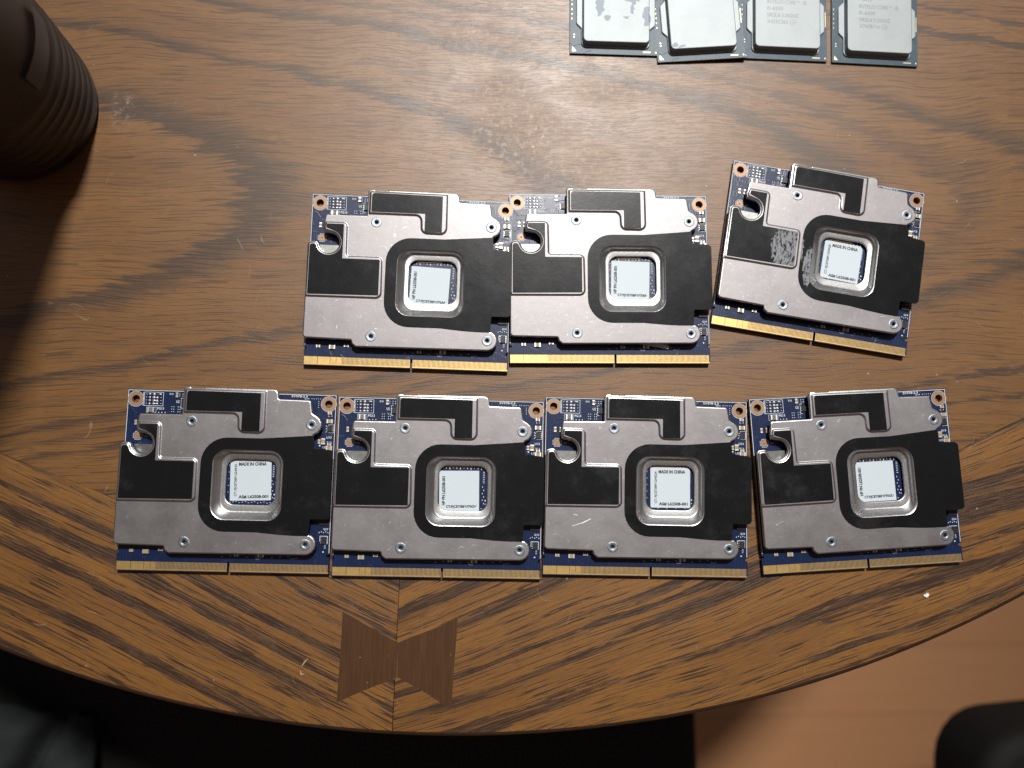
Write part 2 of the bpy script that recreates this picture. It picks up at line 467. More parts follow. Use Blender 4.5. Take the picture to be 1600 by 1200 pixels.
def link(name, me, parent=None):
    o = bpy.data.objects.new(name, me); col.objects.link(o)
    if parent: o.parent = parent
    return o
def empty(name, loc=(0, 0, 0), rz=0.0):
    o = bpy.data.objects.new(name, None); col.objects.link(o)
    o.location = [c * MM for c in loc]; o.rotation_euler = (0, 0, rz); o.empty_display_size = 0.01
    return o
def keep(o, parent):
    """parent o (whose mesh is in world coordinates) without moving it"""
    o.parent = parent
    o.matrix_parent_inverse = Matrix.LocRotScale(parent.location, parent.rotation_euler, parent.scale).inverted()
def tag(o, label=None, cat=None, group=None, kind=None):
    if label: o['label'] = label
    if cat: o['category'] = cat
    if group: o['group'] = group
    if kind: o['kind'] = kind
    return o

def rnd(corners, inset=0.0, seg=5):
    """corners: [(x, y, r)] ccw; rounded outline moved inwards by inset; the point count never changes"""
    n = len(corners); out = []
    for i in range(n):
        p0 = Vector(corners[i - 1][:2]); p = Vector(corners[i][:2]); p1 = Vector(corners[(i + 1) % n][:2]); r = corners[i][2]
        d0 = (p - p0).normalized(); d1 = (p1 - p).normalized()
        cr = d0.x * d1.y - d0.y * d1.x; dt = max(-1, min(1, d0.dot(d1)))
        turn = math.atan2(cr, dt)
        n0 = Vector((-d0.y, d0.x)); n1 = Vector((-d1.y, d1.x))       # inward normals (ccw)
        if abs(turn) < 1e-3:
            for k in range(seg + 1): out.append(tuple(p + n0 * inset))
            continue
        bis = (n0 + n1); bis = bis / max(1e-6, bis.length_squared) * 2   # miter
        T = math.tan(abs(turn) / 2)
        lim = 0.48 * min((p - p0).length, (p1 - p).length) / max(T, 1e-4)
        r = min(r, lim)
        sgn = 1 if turn > 0 else -1
        c = p + bis * (r * sgn)          # arc centre (fixed for every inset)
        rr = max(0.02, r - sgn * inset)
        if r - sgn * inset < 0.02: c = p + bis * (inset + sgn * 0.02)
        a0 = math.atan2(-n0.y * sgn, -n0.x * sgn)
        for k in range(seg + 1):
            a = a0 + turn * k / seg
            out.append((c.x + rr * math.cos(a), c.y + rr * math.sin(a)))
    return out
def at(loop, z): return [(p[0], p[1], z) for p in loop]
def circ(cx, cy, r, n=24): return [(cx + r * math.cos(2 * math.pi * i / n), cy + r * math.sin(2 * math.pi * i / n)) for i in range(n)]

def lathe(mb, prof, n=96, cx=0, cy=0, mi=0):
    mb.rings([[(cx + r * math.cos(2 * math.pi * i / n), cy + r * math.sin(2 * math.pi * i / n), z) for i in range(n)] for r, z in prof], mi, True)
def text(mb, s, x, y, w, h, z, rot=0.0, mi=0, bold=0.0):
    """writes s into the box whose lower left corner is (x, y), w wide and h high, turned by rot"""
    cu = bpy.data.curves.new('t', 'FONT'); cu.body = s; cu.size = 1.0; cu.resolution_u = 2; cu.offset = bold
    o = bpy.data.objects.new('t', cu); col.objects.link(o)
    me = bpy.data.meshes.new_from_object(o.evaluated_get(bpy.context.evaluated_depsgraph_get()))
    bpy.data.objects.remove(o); bpy.data.curves.remove(cu)
    if not me.vertices: return
    xs = [v.co.x for v in me.vertices]; ys = [v.co.y for v in me.vertices]
    x0, x1, y0, y1 = min(xs), max(xs), min(ys), max(ys)
    kx, ky = w / (x1 - x0), h / (y1 - y0)
    ca, sa = math.cos(rot), math.sin(rot)
    V = []
    for v in me.vertices:
        a, b = (v.co.x - x0) * kx, (v.co.y - y0) * ky
        V.append((x + a * ca - b * sa, y + a * sa + b * ca, z))
    F = []
    for p in me.polygons:
        vs = list(p.vertices)
        if p.normal.z < 0: vs.reverse()
        F.append(vs)
    mb.add(V, F, mi)
    bpy.data.meshes.remove(me)

# ------------------------------------------------------------------ floor
mb = MB(); mb.rect(-3000, -3000, 3000, 3000, -740)
fl = mb.build('floor', 'floor'); fl['kind'] = 'structure'

# ------------------------------------------------------------------ the round oak table
TCX, TCY, TR = -2.6, 388.9, 501.4
RF = TR - 2.2
def on_circle(p, q, r):
    """point where the ray p -> q leaves the circle"""
    p, q = Vector(p), Vector(q); d = (q - p).normalized(); o = p - Vector((TCX, TCY))
    b = o.dot(d); c = o.dot(o) - r * r
    t = -b + math.sqrt(b * b - c)
    return p + d * t
def ang(p): return math.atan2(p[1] - TCY, p[0] - TCX)
def arc(a0, a1, r, n):
    while a1 < a0: a1 += 2 * math.pi
    return [(TCX + r * math.cos(a0 + (a1 - a0) * i / n), TCY + r * math.sin(a0 + (a1 - a0) * i / n)) for i in range(n + 1)]
J0 = Vector((-33.9, -49.0))
SL1 = Vector((-146.0, -19.2)); SL0 = Vector((-191, -1.3))
SR1 = Vector((107.6, -35.7)); SR2 = Vector((197.1, -0.5)); SR3 = Vector((223.5, 14))
LE = on_circle(SL1, SL0, RF); RE = on_circle(SR2, SR3, RF); JE = on_circle(J0, (-36.3, -110.9), RF)
table = empty('round_table', (TCX, TCY, -740))
tag(table, 'round dark stained oak table top with angled border planks and an inlaid bow tie', 'table')
def slab(name, outline, mat, z1=0.0, z0=-24.0):
    b = MB(); b.prism(outline, z0, z1); o = b.build(name, mat); keep(o, table); return o
g = 0.10
slab('center_panel', [tuple(J0 + Vector((0, g))), tuple(SR1 + Vector((0, g))), tuple(SR2 + Vector((0, g))), tuple(SR3 + Vector((0, g)))] + arc(ang(RE) + .0003, ang(LE) - .0003, RF, 90) + [tuple(SL0 + Vector((0, g))), tuple(SL1 + Vector((0, g)))], 'wood_centre')
slab('border_plank', [tuple(LE), *arc(ang(LE), ang(JE) - .0003, RF, 40)[1:], (J0.x - g, J0.y), tuple(SL1), tuple(SL0)], 'wood_left')
slab('border_plank', [(J0.x + g, J0.y), *arc(ang(JE) + .0003, ang(RE), RF, 50), tuple(SR3), tuple(SR2), tuple(SR1)], 'wood_right')
mb = MB()
prof = [(RF + 0.02, 0.0), (RF + 0.6, -0.1), (RF + 1.2, -0.45), (RF + 1.75, -1.1), (RF + 2.1, -2.1), (RF + 2.2, -4), (RF + 2.2, -22), (RF + 1, -24), (RF + .02, -24)]
N = 260
mb.rings([[(TCX + r * math.cos(2 * math.pi * i / N), TCY + r * math.sin(2 * math.pi * i / N), z) for i in range(N)] for r, z in prof], 0, True)
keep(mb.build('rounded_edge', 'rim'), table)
BW = [(-56.1, -63.7), (-34.3, -75.8), (-10.9, -66.4), (-13.3, -101.2), (-34.7, -89.0), (-57.8, -98.3)]
def wavy(a, b, k, n=5):
    a, b = Vector(a), Vector(b); d = b - a; nrm = Vector((-d.y, d.x)).normalized()
    return [tuple(a + d * i / n + nrm * k * math.sin(i / n * math.pi * 1.3)) for i in range(n)]
mb = MB()
lefthalf = wavy(BW[0], BW[5], .15) + wavy(BW[5], BW[4], .3) + wavy(BW[4], BW[1], .1) + wavy(BW[1], BW[0], .25)
righthalf = wavy((BW[1][0] + .15, BW[1][1]), (BW[4][0] + .15, BW[4][1]), -.1) + wavy((BW[4][0] + .15, BW[4][1]), BW[3], .3) + wavy(BW[3], BW[2], .15) + wavy(BW[2], (BW[1][0] + .15, BW[1][1]), .5)
mb.prism(lefthalf, 0.0, 0.06, bottom=False); mb.prism(righthalf, 0.0, 0.065, bottom=False)
keep(mb.build('bow_tie_inlay', 'inlay'), table)
mb = MB()
def smear(pts, ws):
    mb = MB()
    for i in range(len(pts) - 1):
        for k in range(3):
            t0, t1 = k / 3, (k + 1) / 3
            p = [pts[i][j] * (1 - t0) + pts[i + 1][j] * t0 for j in (0, 1)]; q = [pts[i][j] * (1 - t1) + pts[i + 1][j] * t1 for j in (0, 1)]
            w = (ws[i] * (1 - t0) + ws[i + 1] * t0) * random.uniform(.8, 1.2)
            mb.line(*p, *q, w, 0.05 + 0.004 * (i * 3 + k))
    keep(mb.build('dried_smear', 'smudge'), table)
smear([(-69.2, -81.5), (-70.4, -82.6), (-71.6, -84.4)], [.3, .6, .2])
smear([(-72, -86.0), (-71.9, -87.4), (-70.6, -87.3)], [.3, .6, .2])
smear([(-139, -36.5), (-140.2, -37.4), (-141.0, -36.8)], [.8, .9, .3])
smear([(35, 139), (41, 136.5), (47, 135), (55, 131)], [.25, .35, .3, .2])
mb = MB()
pf = [(300, -740), (300, -715), (120, -690), (60, -600), (70, -300), (90, -120), (200, -24)]
mb.rings([[(TCX + r * math.cos(2 * math.pi * i / 48), TCY + r * math.sin(2 * math.pi * i / 48), z) for i in range(48)] for r, z in pf[::-1]], 0, True)
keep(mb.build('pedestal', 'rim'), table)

# ------------------------------------------------------------------ graphics cards
PT = 2.5          # height of the board's upper face above the table
PB = PT - 1.2
HP = PT + 4.1     # main face of the aluminium plate
HB = HP + 0.5    # raised areas
RIV = [(27.1, 58.24), (73.37, 58.02), (27.01, 11.83), (73.19, 11.76)]
RING = [(3.27, 66.65), (78.91, 66.6)]

def board_mesh():
    mb = MB()
    out = [(0, 0.3), (0.25, 0), (42.72, 0), (42.72, 3.6), (42.85, 3.85), (43.3, 3.85), (43.42, 3.6), (43.42, 0), (81.75, 0), (82, 0.3), (82, 6.55), (80.9, 6.6), (80.7, 7.1), (80.9, 7.6), (82, 7.65),
           (82, 70.4), (0, 70.4), (0, 7.4), (0.8, 7.35), (0.95, 6.9), (0.8, 6.5), (0, 6.45)]
    hs = [circ(x, y, 1.5, 28) for x, y in RING]
    mb.prism(out, PB, PT, [h[::-1] for h in hs] if False else hs)
    return mb.mesh('circuit_board', ['pcb'])

def gold_mesh():
    mb = MB(); z = PT + 0.03
    for a, b in ((0.25, 5.55), (5.7, 10.6), (10.75, 13.0), (13.12, 15.1)): mb.rect(a, 0.28, b, 3.55, z)
    x = 15.2
    while x < 42.3: mb.rect(x, 0.28, x + 0.31, 3.55, z); x += 0.5
    x = 43.6
    while x < 81.6: mb.rect(x, 0.28, x + 0.31, 3.55, z); x += 0.5
    mb.rect(0.25, 0.28, 42.6, 0.75, z + 0.012); mb.rect(43.55, 0.28, 81.8, 0.75, z + 0.012)
    return mb.mesh('contact_strip', ['gold'])

def silk_mesh():
    mb = MB(); z = PT + 0.02; w = 0.22
    # outline near the board's edge
    mb.rect(0.15, 8.2, 0.15 + w, 70.2, z); mb.rect(0.15 + w, 70.2 - w, 81.8, 70.2, z); mb.rect(81.8 - w, 8.2, 81.8, 70.2 - w, z)
    for x, y in RING: mb.annulus(x, y, 2.95, 3.1, z)
    mb.frame(6.4, 64.0, 13.95, 69.5, .16, z); mb.rect(6.0, 64.0, 6.22, 69.4, z)
    # dip outline pads of the chip beside the upper right lug
    mb.frame(7.55, 61.3, 11.4, 63.55, .12, z)
    for i in range(3): mb.disc(12.4 + i * 1.25, 61.5, .22, z, n=8)
    for x0 in (17.4, 18.2, 19.9, 20.7):
        for k in range(3): mb.disc(x0, 61.95 + k * .95, .17, z, n=8)
    for x0 in (20.2, 21.4, 22.4):
        for k in range(2): mb.disc(x0, 68.2 + k * .8, .17, z, n=8)
    text(mb, 'R10', 16.2, 68.5, 1.5, .8, z, bold=.01)
    text(mb, 'U2', 19.0, 65.4, 1.25, 1.05, z, bold=.02)
    text(mb, 'PG13', 11.8, 62.55, 2.6, 1.0, z, bold=.02)
    text(mb, '2V378-2.3', 64.0, 69.0, 6.4, .85, z, bold=.02)
    text(mb, 'Q14', 69.2, 68.15, 1.9, .7, z, bold=.01)
    for i in range(5): mb.disc(72.2 + i * .85, 68.6, .16, z, n=8)
    for i in range(4): mb.disc(74.9, 67.6 - i * .8, .16, z, n=8)
    mb.line(20.9, 67.3, 20.9, 63.4, .12, z); mb.line(20.9, 67.3, 21.7, 67.3, .12, z); mb.line(20.9, 63.4, 21.7, 63.4, .2, z)
    # cross shaped antenna pad outline
    c = [(3.9, 53.8), (5.9, 53.8), (5.9, 53.1), (6.6, 53.1), (6.6, 51.3), (5.9, 51.3), (5.9, 50.6), (3.9, 50.6), (3.9, 51.3), (3.2, 51.3), (3.2, 53.1), (3.9, 53.1)]
    for i in range(len(c)): mb.line(*c[i], *c[(i + 1) % len(c)], .15, z)
    text(mb, 'TM1', 7.1, 51.6, 1.7, .6, z)
    # upper right group
    mb.frame(79.2, 55.2, 81.5, 58.5, .13, z)
    for i in range(3): mb.rect(78.2, 55.4 + i * 1.2, 78.6, 55.7 + i * 1.2, z)
    text(mb, 'L1', 79.0, 61.6, 1.5, .5, z); text(mb, 'U13', 78.6, 52.9, 2.0, .9, z, bold=.02)
    text(mb, 'R12', 78.9, 51.2, 1.8, .6, z); text(mb, 'C6', 79.2, 49.6, 1.6, .6, z)
    mb.disc(76.1, 50.1, .35, z)
    text(mb, 'U5', 77.3, 49.0, 1.5, .9, z, bold=.01)
    # lower right group
    text(mb, 'Q10', 79.1, 16.9, 1.9, .9, z, bold=.02)
    for i in range(5): mb.rect(77.4 + i * .85, 15.9 + (i % 2) * .3, 77.7 + i * .85, 16.3 + (i % 2) * .3, z)
    mb.line(77.9, 14.7, 80.9, 14.7, .2, z); mb.line(80.9, 14.7, 80.9, 11.8, .2, z); mb.line(77.9, 14.7, 77.9, 12.6, .2, z); mb.line(80.9, 11.8, 80.2, 11.8, .2, z)
    text(mb, 'R38', 80.3, 9.9, 1.7, .55, z, rot=math.pi / 2); mb.disc(79.4, 8.6, .3, z)
    for i in range(8): mb.disc(79.6 + (i % 3) * .7, 25 + i * 2.3, .14, z, n=6)
    # under the front edge
    text(mb, 'C17', 53.4, 5.2, 2.0, .8, z); text(mb, '810', 67.0, 5.5, 1.6, .6, z)
    for i in range(10): mb.rect(40 + i * 3.2, 5.9 + (i % 3) * .3, 40.8 + i * 3.2, 6.1 + (i % 3) * .3, z)
    # seen through the window
    for i in range(12): mb.rect(42 + i * 1.4, 43.0 - (i % 3) * .25, 42.3 + i * 1.4, 43.7, z)
    for i in range(7): mb.rect(58.2, 41.5 - i * .7, 58.9, 41.7 - i * .7, z)
    for i in range(6): mb.rect(58.0 + (i % 2) * .5, 35.5 - i * 1.3, 58.25 + (i % 2) * .5, 36.0 - i * 1.3, z)
    mb.disc(59.3, 30.4, .28, z); mb.disc(59.3, 29.0, .2, z)
    for i in range(14): mb.rect(42.0 + i * 1.2, 26.9 + (i * 7 % 3) * .22, 42.5 + i * 1.2, 27.1 + (i * 7 % 3) * .22, z)
    for i in range(5): mb.disc(41.3, 31 + i * 2.6, .16, z, n=6)
    return mb.mesh('board_print', ['silk'])

def pads_mesh():
    mb = MB(); z = PT + .02
    rr = random.Random(3)
    for r in range(4):
        for x, rx in ((7.3, .28), (13.0, .28)):
            mb.dome(x, 65.0 + r * 1.2, rx, .22, z, .18)
        mb.dome(8.6, 64.9 + r * 1.25, .55, .42, z, .35)
        mb.dome(10.2 + (r % 2) * .1, 64.9 + r * 1.25, .7, .48, z, .4)
        if r < 3: mb.dome(11.5, 64.9 + r * 1.2, .62, .5, z, .4)
    mb.dome(12.4, 68.75, .8, .28, z, .25)
    return mb.mesh('solder_pads', ['solder'])

def cap_mesh(w, h, t=0.5, body='ceramic'):
    """small two-ended component, long side along y"""
    mb = MB()
    e = h * .22
    mb.box(-w / 2, -h / 2 + e, 0, w / 2, h / 2 - e, t, 0)
    mb.box(-w / 2 - .03, -h / 2, 0, w / 2 + .03, -h / 2 + e, t + .04, 1)
    mb.box(-w / 2 - .03, h / 2 - e, 0, w / 2 + .03, h / 2, t + .04, 1)
    return mb.mesh('capacitor', [body, 'solder'])

def chip_mesh(w, h, t=.8):
    mb = MB(); mb.prism(rnd([(-w / 2, -h / 2, .1), (w / 2, -h / 2, .1), (w / 2, h / 2, .1), (-w / 2, h / 2, .1)], 0, 1), 0, t)
    k = max(2, int(h / .7))
    for i in range(k):
        y = -h / 2 + (i + .5) * h / k
        mb.box(-w / 2 - .35, y - .13, 0, -w / 2, y + .13, .25, 1); mb.box(w / 2, y - .13, 0, w / 2 + .35, y + .13, .25, 1)
    return mb.mesh('chip', ['black_comp', 'solder'])

# outline of the aluminium plate, clockwise as seen, reversed to ccw below
NC = (8.55, 49.2); NR = 4.1
notch = [(NC[0] + NR * math.cos(a), NC[1] + NR * math.sin(a), 0.0) for a in [R(k) for k in range(190, 437, 13)]]
outline = [(6.66, 60.85, 1.0), (23.1, 60.95, 0.15), (23.2, 71.8, 1.35), (26.0, 71.85, 0.9), (26.35, 70.95, 0.3), (30.9, 70.95, 0.2), (31.5, 71.75, 0.3),
           (59.8, 71.65, 2.2), (60.1, 67.9, 0.6), (72.7, 67.7, 1.2), (73.5, 62.6, 1.2)]
outline += [(73.37 + 4.0 * math.cos(a), 58.02 + 4.0 * math.sin(a), 0.0) for a in [R(k) for k in (60, 38, 16, -6, -28, -50, -72)]]
outline += [(74.2, 53.9, 0.3), (74.2, 15.4, 0.3)]
outline += [(73.19 + 4.05 * math.cos(a), 11.76 + 4.05 * math.sin(a), 0.0) for a in [R(k) for k in (60, 38, 16, -6, -28, -50, -72, -90)]]
outline += [(21.2, 7.44, 0.8), (19.6, 8.6, 0.9), (19.2, 10.1, 0.4), (0.05, 10.45, 1.6), (0.05, 49.5, 1.7), (3.6, 49.75, 1.3)]
outline += notch
outline += [(6.45, 53.6, .2), (5.95, 55.2, 1.3)]
outline = outline[::-1]
PO = [(36.3, 20.8, 5.2), (63.1, 20.8, 5.2), (63.1, 47.5, 5.2), (36.3, 47.5, 5.2)]        # pocket, ccw
SH = [(39.2, 23.7, 4.2), (61.5, 23.7, 4.2), (61.5, 46.3, 4.2), (39.2, 46.3, 4.2)]
HO = [(40.7, 26.3, 3.6), (60.0, 26.3, 3.6), (60.0, 44.0, 3.6), (40.7, 44.0, 3.6)]
def boss_profile(mb, cn, z0, z1, w, mi=0, top=True, steps=6):
    rs = []
    for k in range(steps + 1):
        t = k / steps
        sm_ = t * t * (3 - 2 * t)
        rs.append(at(rnd(cn, w * (1 - t)), z1 + (z0 - z1) * sm_))
    mb.rings(rs, 1, True)
    if top: mb.fill(rnd(cn, w), z1, (), mi)
def plate_mesh():
    mb = MB()
    zt = HP
    prof = [(0.55, 0), (0.36, -.03), (0.2, -.1), (0.08, -.22), (0, -.42), (0, -1.3)]
    loops = [rnd(outline, i) for i, z in prof]
    mb.rings([at(l, zt + z) for l, (i, z) in zip(loops, prof)], 1, True)
    riv = [circ(x, y, .95, 20) for x, y in RIV]
    pk0 = rnd(PO, -0.7)
    mb.fill(loops[0], zt, [pk0] + riv)
    mb.fill(loops[-1], zt - 1.3, [rnd(PO, 0)] + riv, 0, True)
    # the stepped pocket around the window
    mb.rings([at(pk0, zt), at(rnd(PO, -.35), zt - .05), at(rnd(PO, 0), zt - .2), at(rnd(PO, .35), zt - .5), at(rnd(PO, .75), zt - 1.0),
              at(rnd(SH, -.95), zt - 1.75), at(rnd(SH, -.45), zt - 2.15), at(rnd(SH, -.1), zt - 2.36), at(rnd(SH, .3), zt - 2.42), at(rnd(HO, -.3), zt - 2.44), at(rnd(HO, -.08), zt - 2.5),
              at(rnd(HO, 0), zt - 2.65), at(rnd(HO, 0), zt - 3.1)], 1, True, True)
    # raised area on the left (under the black film) and at the top
    lb = [(0.15, 28.6, .6), (0.15, 49.35, 1.6), (3.5, 49.55, 1.2)] + [(NC[0] + (NR + .12) * math.cos(R(k)), NC[1] + (NR + .12) * math.sin(R(k)), 0) for k in range(190, 437, 13)] + \
         [(6.6, 54.0, .5), (6.2, 55.4, .8), (6.9, 57.9, .5), (15.9, 57.9, 2.2), (16.1, 44.2, .8), (30.4, 44.2, 2.2), (30.7, 26.9, 2.6), (0.15, 26.8, .4)]
    boss_profile(mb, lb[::-1] if poly_area(lb) < 0 else lb, zt, HB, 0.85)
    tb = [(23.75, 61.3, .5), (44.6, 61.3, 2.0), (44.9, 54.0, 2.8), (55.8, 53.8, 3.0), (55.6, 71.0, .4), (23.75, 71.2, 1.0)]
    boss_profile(mb, tb if poly_area(tb) > 0 else tb[::-1], zt, HB, 0.95)
    return mb.mesh('heat_plate', ['alu', 'alu_edge'])
def poly_area(p): return sum(p[i - 1][0] * p[i][1] - p[i][0] * p[i - 1][1] for i in range(len(p))) / 2
def ccw(p): return p if poly_area(p) > 0 else p[::-1]

def film_left():
    mb = MB()
    c = [(1.9, 28.7, .1), (29.1, 28.7, .1), (29.1, 42.8, .1), (14.3, 42.8, .1), (14.3, 56.7, .1), (7.9, 56.6, .3), (8.0, 54.3, .2)] + \
        [(NC[0] + (NR + .3 + .9) * math.cos(R(k)), NC[1] + (NR + 1.2) * math.sin(R(k)), 0) for k in range(80, 188, 500)]
    # walk round the notch clockwise from its top to its left end
    arcp = [(NC[0] + (NR + 1.1) * math.cos(R(k)), NC[1] + (NR + 1.1) * math.sin(R(k)), 0) for k in range(74, -176, -12)]
    c = [(1.15, 28.0, .1), (29.2, 28.3, .1), (29.2, 42.8, .1), (14.3, 42.8, .1), (14.3, 56.8, .1), (7.5, 56.8, .3), (7.2, 55.2, .4)] + \
        [p for p in arcp if p[0] < 14.2] + [(2.9, 48.4, .8), (1.15, 48.3, 1.0)]
    c = ccw(c)
    mb.prism(rnd(c, 0, 3), HB - .02, HB + .09, bottom=False)
    return mb
def film_top():
    mb = MB()
    c = ccw([(24.9, 62.4, .2), (46.5, 62.4, .1), (46.5, 54.9, .1), (53.5, 54.9, .1), (53.4, 69.9, .2), (24.9, 70.2, 1.2)])
    mb.prism(rnd(c, 0, 3), HB - .02, HB + .09, bottom=False)
    return mb
film_outer = ccw([(31.5, 16.1, 10.0), (54, 16.1, 3), (63, 15.35, 3), (68.5, 15.1, 3), (74.3, 15.1, .6), (74.6, 21.6, .4), (82.25, 21.6, 1.6), (82.25, 48.3, 1.6), (74.6, 49.0, .5), (74.2, 53.9, .4), (66, 53.2, 4), (54.5, 52.3, 4), (31.5, 52.3, 10.0)])
def film_right():
    mb = MB()
    oc = rnd(film_outer, 0, 8)
    mb.prism(oc, HP - .28, HP + .14, [rnd(PO, -.25, 8)], 0)
    mb.fill(rnd(film_outer, .2, 8), HP + .15, [rnd(PO, -.45, 8)])
    return mb

def rivet_mesh():
    mb = MB(); n = 52
    def gear(r, dr, z): return [((r + (dr if i % 2 else -dr)) * math.cos(2 * math.pi * i / n), (r + (dr if i % 2 else -dr)) * math.sin(2 * math.pi * i / n), z) for i in range(n)]
    def cc(r, z): return [(r * math.cos(2 * math.pi * i / n), r * math.sin(2 * math.pi * i / n), z) for i in range(n)]
    mb.rings([cc(1.2, .10), cc(1.75, .13), gear(1.95, .05, .08), gear(2.15, .11, -.02)], 0, False)
    mb.rings([cc(1.2, .10), cc(.82, .08), cc(.62, -.2)], 0, True, False)
    mb.rings([cc(.62, -.2), cc(.58, -1.3)], 1, True, False)
    mb.fill([(p[0], p[1]) for p in cc(.58, 0)], -1.3, (), 1)
    return mb.mesh('rivet', ['rivet', 'rivet_in'])

def ring_mesh():
    mb = MB(); mb.annulus(0, 0, 1.52, 2.85, .035, n=44)
    n = 44; mb.rings([[(1.52 * math.cos(2 * math.pi * i / n), 1.52 * math.sin(2 * math.pi * i / n), .035) for i in range(n)], [(1.45 * math.cos(2 * math.pi * i / n), 1.45 * math.sin(2 * math.pi * i / n), -1.1) for i in range(n)]], 0, True, False)
    return mb.mesh('mounting_ring', ['copper'])

ME = dict(board=board_mesh(), gold=gold_mesh(), silk=silk_mesh(), pads=pads_mesh(), plate=plate_mesh(), rivet=rivet_mesh(), ring=ring_mesh(),
          cap_s=cap_mesh(.9, 1.9), cap_m=cap_mesh(1.5, 2.4, .8), cap_g=cap_mesh(1.9, 2.6, .7, 'grey_comp'), cap_w=cap_mesh(1.0, 1.6, .5), chip=chip_mesh(2.0, 2.8), chip_b=chip_mesh(2.1, 2.2, .7), chip_c=chip_mesh(2.2, 3.8, .9))
ME['film_left'] = film_left().mesh('black_film', ['film']); ME['film_top'] = film_top().mesh('black_film', ['film']); ME['film_right'] = film_right().mesh('black_film', ['film'])
mb = MB(); mb.prism(rnd(ccw([(x, y, r) for x, y, r in outline]), 1.3), PT + .9, HP - 1.25, [rnd(PO, -.9)]); 
# dark filler added for the shaded gap between board and plate, held back from the plate's edge and from the window
ME['core'] = mb.mesh('gap_filler', ['dark_core'])
UNDER = []
for q in ((11, 14, 24, 30), (52, 18, 74, 52), (11, 38, 26, 60)):
    mb = MB(); mb.box(q[0], q[1], 0, q[2], q[3], PB); UNDER.append(mb.mesh('memory_chip', ['black_comp']))
mb = MB(); mb.prism(rnd([(4.3, 43.2, .3), (12.8, 43.2, .3), (12.8, 48.9, .3), (4.3, 48.9, .3)], 0, 2), PT, PT + 1.3); mb.box(6.8, 45.0, PT + 1.3, 7.3, 48.9, PT + 1.36); ME['shield'] = mb.mesh('metal_shield', ['shield'])
mb = MB(); mb.box(44.0, 43.4, PT, 54.0, 44.35, PT + .5); ME['copper_bar'] = mb.mesh('copper_bar', ['copper'])
mb = MB(); mb.prism(rnd([(4.1, 51.5, .2), (4.1, 50.9, .2), (5.7, 50.9, .2), (5.7, 51.5, .2), (6.3, 51.5, .2), (6.3, 52.9, .2), (5.7, 52.9, .2), (5.7, 53.5, .2), (4.1, 53.5, .2), (4.1, 52.9, .2), (3.5, 52.9, .2), (3.5, 51.5, .2)][::-1] and ccw([(4.1, 51.5, .1), (4.1, 50.9, .1), (5.7, 50.9, .1), (5.7, 51.5, .1), (6.3, 51.5, .1), (6.3, 52.9, .1), (5.7, 52.9, .1), (5.7, 53.5, .1), (4.1, 53.5, .1), (4.1, 52.9, .1), (3.5, 52.9, .1), (3.5, 51.5, .1)]), 0, 2), PT, PT + .06); mb.dome(4.9, 52.2, .4, .4, PT + .06, .25); ME['antenna_pad'] = mb.mesh('antenna_pad', ['copper'])

CAPS = [('cap_s', 4.0, 57.4, 0), ('cap_s', 6.25, 57.4, 0), ('cap_g', 9.5, 62.45, 90), ('cap_s', 19.3, 68.6, 0), ('cap_m', 79.7, 59.8, 90), ('cap_w', 79.6, 63.0, 90),
        ('cap_w', 75.9, 51.7, 0), ('cap_m', 77.5, 51.8, 0), ('cap_w', 79.9, 50.6, 90), ('cap_m', 79.9, 49.2, 90), ('cap_w', 5.7, 7.7, 90), ('cap_m', 11.3, 7.5, 90), ('cap_s', 16.9, 8.25, 90),
        ('cap_w', 46.0, 6.7, 90), ('cap_m', 55.5, 6.9, 90)]
CHIPS = [('chip_b', 22.3, 65.3, 0), ('chip_b', 79.9, 56.8, 0), ('chip_c', 79.3, 20.4, 90), ('chip', 79.6, 13.2, 0)]

CARDS = {
 'A': (-73.0, 33.54, -2.002, 49.2, 33.6, -2.2, 1, 'CT:PJCET0BP1F70AF'),
 'B': (9.7, 34.16, -0.077, 49.6, 34.3, -1.7, 1, 'CT:PJCET0BP1F70E9'),
 'C': (92.28, 50.57, -9.538, 50.35, 35.0, -1.6, 2, 'CT: PJCET0BP1GH0Q8'),
 'D': (-143.27, -46.54, -1.679, 49.9, 35.9, 2.0, 2, 'CT: PJCET0BP1GH0NH'),
 'E': (-60.25, -49.54, -1.514, 48.9, 34.0, 1.2, 1, 'CT:PJCET0BP1F70GV'),
 'F': (22.44, -49.76, -1.502, 50.7, 35.2, 0.6, 2, 'CT: PJCET0BP1GH0Q4'),
 'G': (110.75, -50.69, 2.993, 49.1, 34.4, 0.2, 1, 'CT:PJCET0BP1F70GU')}
LABELS = {
 'A': 'blue circuit card with silver plate, leftmost of the three in the upper row',
 'B': 'middle circuit card of the upper row, white paper slip peeking out below its plate',
 'C': 'tilted circuit card whose black film has worn silver patches, right end of upper row',
 'D': 'silver plated circuit card at the left end of the lower row',
 'E': 'circuit card just above the bow tie inlay, second from left in the lower row',
 'F': 'circuit card with a bright scratch on its plate, third from left in lower row',
 'G': 'circuit card turned slightly anticlockwise at the right end of the lower row'}

